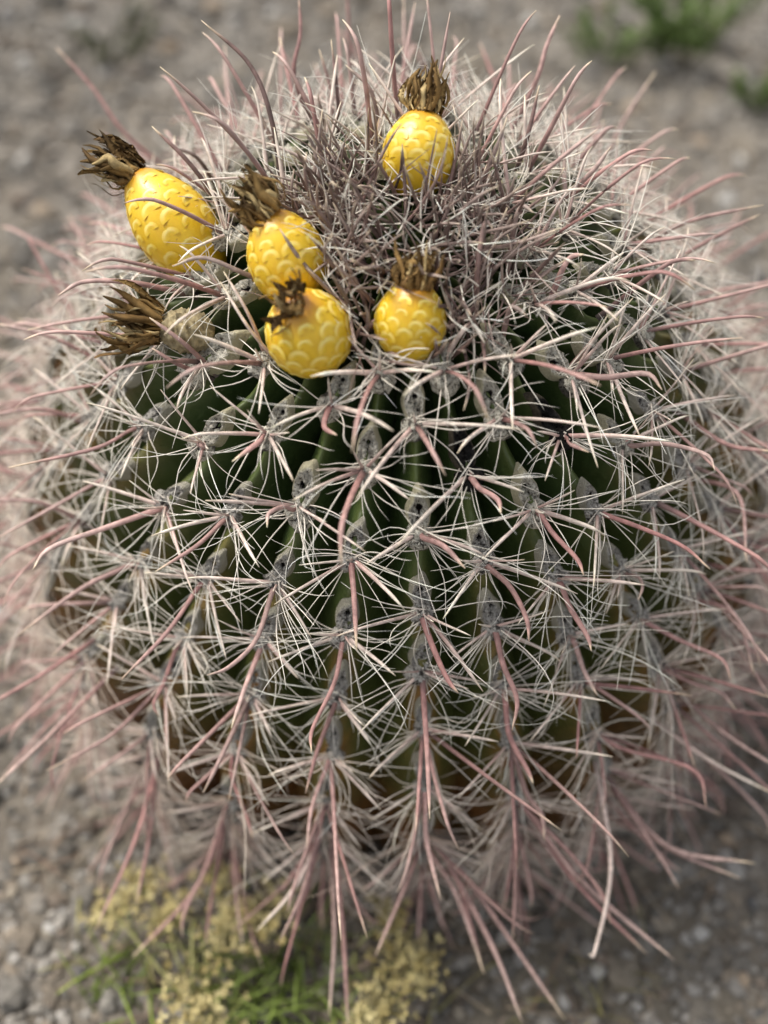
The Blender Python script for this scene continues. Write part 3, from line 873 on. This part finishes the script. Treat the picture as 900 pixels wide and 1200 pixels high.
def pebble_mesh(seed, c):
    g = np.random.default_rng(seed)
    import bmesh
    bm = bmesh.new(); bmesh.ops.create_icosphere(bm, subdivisions=2, radius=1)
    a = unit(g.normal(size=3)); 
    for v in bm.verts:
        p = np.array(v.co); q = 1 + .13 * math.sin(3 * p @ a * 2 + seed) + .08 * g.normal()
        v.co = (p[0] * 1.2 * q, p[1] * .95 * q, p[2] * .68 * q)
    V = [tuple(v.co) for v in bm.verts]; F = [tuple(v.index for v in f.verts) for f in bm.faces]; bm.free()
    return mesh('pebble', V, F, MAT['stone'], np.array(c) * np.ones((len(V), 3)))
PB = [('pale grey pebble lying among the gravel', (.44, .42, .385), 'pale pebbles in the gravel'),
      ('tan pebble lying among the gravel', (.36, .28, .20), 'tan pebbles in the gravel'),
      ('dark grey pebble lying among the gravel', (.12, .115, .11), 'dark pebbles in the gravel')]
PM = [[pebble_mesh(100 + 7 * i + j, PB[i][1]) for j in range(3)] for i in range(3)]
pp = [(102, 978), (22, 1010), (60, 1090), (95, 1140), (20, 1170), (118, 1045), (8, 930), (140, 1110), (820, 1095), (880, 1060), (745, 1180),
      (870, 1150), (790, 1030), (850, 985), (700, 1140), (890, 1190), (660, 1175), (120, 150), (30, 75), (200, 60), (90, 30), (160, 20), (320, 20),
      (820, 170), (870, 190), (760, 200), (850, 240), (890, 330), (620, 30), (740, 130), (30, 190), (50, 250), (560, 15), (10, 20), (880, 290), (250, 10)]
for i, (a_, b_) in enumerate(pp):
    g = gpix(a_, b_); t = [0, 1, 0, 2, 0, 1][i % 6]; d = np.linalg.norm(g - cw)
    s_ = d * rng.uniform(5, 9) / FPX
    o = obj('pebble', PM[t][i % 3], label=PB[t][0], category='pebble', group=PB[t][2])
    o.location = (g[0], g[1], s_ * .45); o.scale = (s_,) * 3; o.rotation_euler = (0, 0, rng.uniform(0, 6))

# ------------------------------------------------------------------ small plants
def blade(bag, p, d, L, r0, bend, amt, c0, c1, n=7, flat=.25):
    P = grow(p, d, L, n, bend, amt, 0, .06)
    V, F = tube(P, spine_rad(n, r0, .6), 4, flat)
    t = np.linspace(0, 1, n)[:, None]
    bag.add(V, F, np.repeat(np.asarray(c0) * (1 - t) + np.asarray(c1) * t, 4, axis=0))

def floret_cluster(c, R, seed):
    g = np.random.default_rng(seed); bag = Bag()
    for q in range(70):
        p = c + g.normal(size=3) * R * .6 * np.array([1, 1, .45])
        s_ = .0011 * g.uniform(.5, 1.4); up = unit(g.normal(size=3) * .6 + np.array([0, 0, 1.])); a1 = unit(np.cross(up, g.normal(size=3))); a2 = np.cross(up, a1)
        cc = np.array(lerp((.38, .30, .11), (.58, .50, .25), g.random())) * g.uniform(.75, 1.1)
        for w in range(4):                                  # four tiny petals on a thread
            an = w * 1.57 + g.normal() * .3; dd = a1 * math.cos(an) + a2 * math.sin(an); sd_ = np.cross(up, dd)
            V = np.array([p, p + (dd + sd_ * .5) * s_ * 1.2 + up * s_ * .5, p + dd * s_ * 2.2 + up * s_ * .9, p + (dd - sd_ * .5) * s_ * 1.2 + up * s_ * .5, p - up * s_ * .4])
            bag.add(V, [(0, 1, 2, 3), (4, 3, 2, 1)], cc)
        if q % 2 == 0:
            V, F = tube(np.linspace(c - np.array([0, 0, R * 1.5]) + (p - c) * .15, p, 3), np.full(3, .00028), 3)
            bag.add(V, F, (.25, .22, .09))
    return bag

def wild_plant(root_px, clusters, greens, label, seed, group=None):
    b0 = gpix(*root_px); e = empty('wildflower', (b0[0], b0[1], 0), label=label, category='plant')
    g = np.random.default_rng(seed); st = Bag()
    for q, (px, py, hgt, R) in enumerate(clusters):
        d = ROT @ ray(px, py); t = (hgt - cw[2]) / d[2]; c = cw + d * t
        cl = floret_cluster(np.zeros(3), R, seed * 50 + q)
        obj('flower_cluster', cl.mesh('flower_cluster', MAT['leaf'], smooth=False), e).location = c - b0
        mid = (b0 + c) / 2 + np.array([g.normal() * .01, g.normal() * .01, .01])
        P = catmull([b0, mid, c], 10)
        V, F = tube(P, np.full(10, .0008), 4); st.add(V, F, (.24, .23, .09))
    obj('stems', st.mesh('stems', MAT['leaf'], b0), e)
    lf = Bag()
    for (px, py, cnt, Ln, spread, ca, cb) in greens:
        p0 = gpix(px, py)
        for q in range(cnt):
            p = p0 + np.array([g.normal() * spread, g.normal() * spread, 0]); p[2] = .001
            an = g.uniform(0, 6.28)
            blade(lf, p, np.array([math.cos(an) * .6, math.sin(an) * .6, 1]), Ln * g.uniform(.5, 1.1), .0013, np.array([math.cos(an), math.sin(an), -.4]), .5,
                  np.array(ca) * g.uniform(.7, 1.2), np.array(cb) * g.uniform(.8, 1.2))
    obj('leaves', lf.mesh('leaves', MAT['leaf'], b0), e, kind='stuff')

GR = ((.13, .18, .035), (.27, .35, .085)); DRY = ((.20, .19, .07), (.34, .30, .12))
wild_plant((255, 1180), [(130, 1065, .03, .008), (165, 1035, .03, .010), (265, 1092, .04, .013), (315, 1058, .04, .011), (225, 1165, .04, .013),
                         (258, 1032, .03, .009), (195, 1072, .03, .008), (285, 1075, .04, .008), (240, 1200, .04, .012)],
           [(315, 1160, 45, .055, .012, *GR), (340, 1195, 40, .05, .015, *GR), (200, 1150, 22, .04, .03, *DRY), (250, 1120, 18, .03, .03, *DRY),
            (160, 1170, 22, .05, .012, (.14, .2, .03), (.26, .33, .06)), (290, 1190, 22, .05, .02, *GR)],
           'feathery green weed with cream yellow flower heads against the foot of the cactus', 3)
wild_plant((455, 1190), [(475, 1112, .04, .013), (450, 1172, .04, .012), (455, 1075, .04, .007), (492, 1135, .04, .009), (430, 1200, .03, .010)],
           [(450, 1200, 22, .04, .02, *DRY), (700, 1190, 16, .03, .015, *DRY)],
           'dry stalks of cream yellow florets under the drooping pink spines', 4)

def bush(px, py, rad, hgt, cnt, label, seed, ca=(.09, .14, .035), cb=(.17, .25, .07)):
    b0 = gpix(px, py); e = empty('green_weed', (b0[0], b0[1], 0), label=label, category='plant')
    g = np.random.default_rng(seed); lf = Bag(); st = Bag()
    for q in range(cnt):
        an = g.uniform(0, 6.28); rr = rad * math.sqrt(g.random()) * .6
        p = np.array([math.cos(an) * rr, math.sin(an) * rr, .002])
        d = np.array([math.cos(an) * .5, math.sin(an) * .5, 1.])
        P = grow(p, d, hgt * g.uniform(.5, 1.1), 6, np.array([math.cos(an), math.sin(an), 0]), .4, 0, .1)
        V, F = tube(P, spine_rad(6, .0018), 4); st.add(V, F, (.10, .10, .04))
        for t in range(1, 6):
            for _ in range(5):
                dd = unit(g.normal(size=3) + np.array([0, 0, .5]))
                blade(lf, P[t], dd, hgt * g.uniform(.12, .25), .0035, unit(g.normal(size=3)), .4, np.array(ca) * g.uniform(.7, 1.3), np.array(cb) * g.uniform(.7, 1.3), 4, .3)
    obj('stems', st.mesh('stems', MAT['leaf']), e, kind='stuff')
    obj('leaves', lf.mesh('leaves', MAT['leaf']), e, kind='stuff')
bush(796, 62, .05, .11, 16, 'bright green leafy weed growing on the gravel behind the cactus', 11)
bush(714, 72, .05, .06, 9, 'low dull green weed beside the taller leafy one', 12)
bush(884, 118, .035, .06, 8, 'small thin green sprig on bare gravel', 13)
bush(118, 60, .09, .04, 9, 'flat greyish green weed on darker gravel', 14, (.07, .075, .035), (.12, .13, .06))
print('foot', pix(_q), pix(np.array([0, -RR[300], ZZ[300]])), 'cam h', cw, 'top', gpix(450, 0), 'bottom', gpix(450, 1200))
print('spines as pieces', NSPINE + ncr, 'areoles', len(cen))
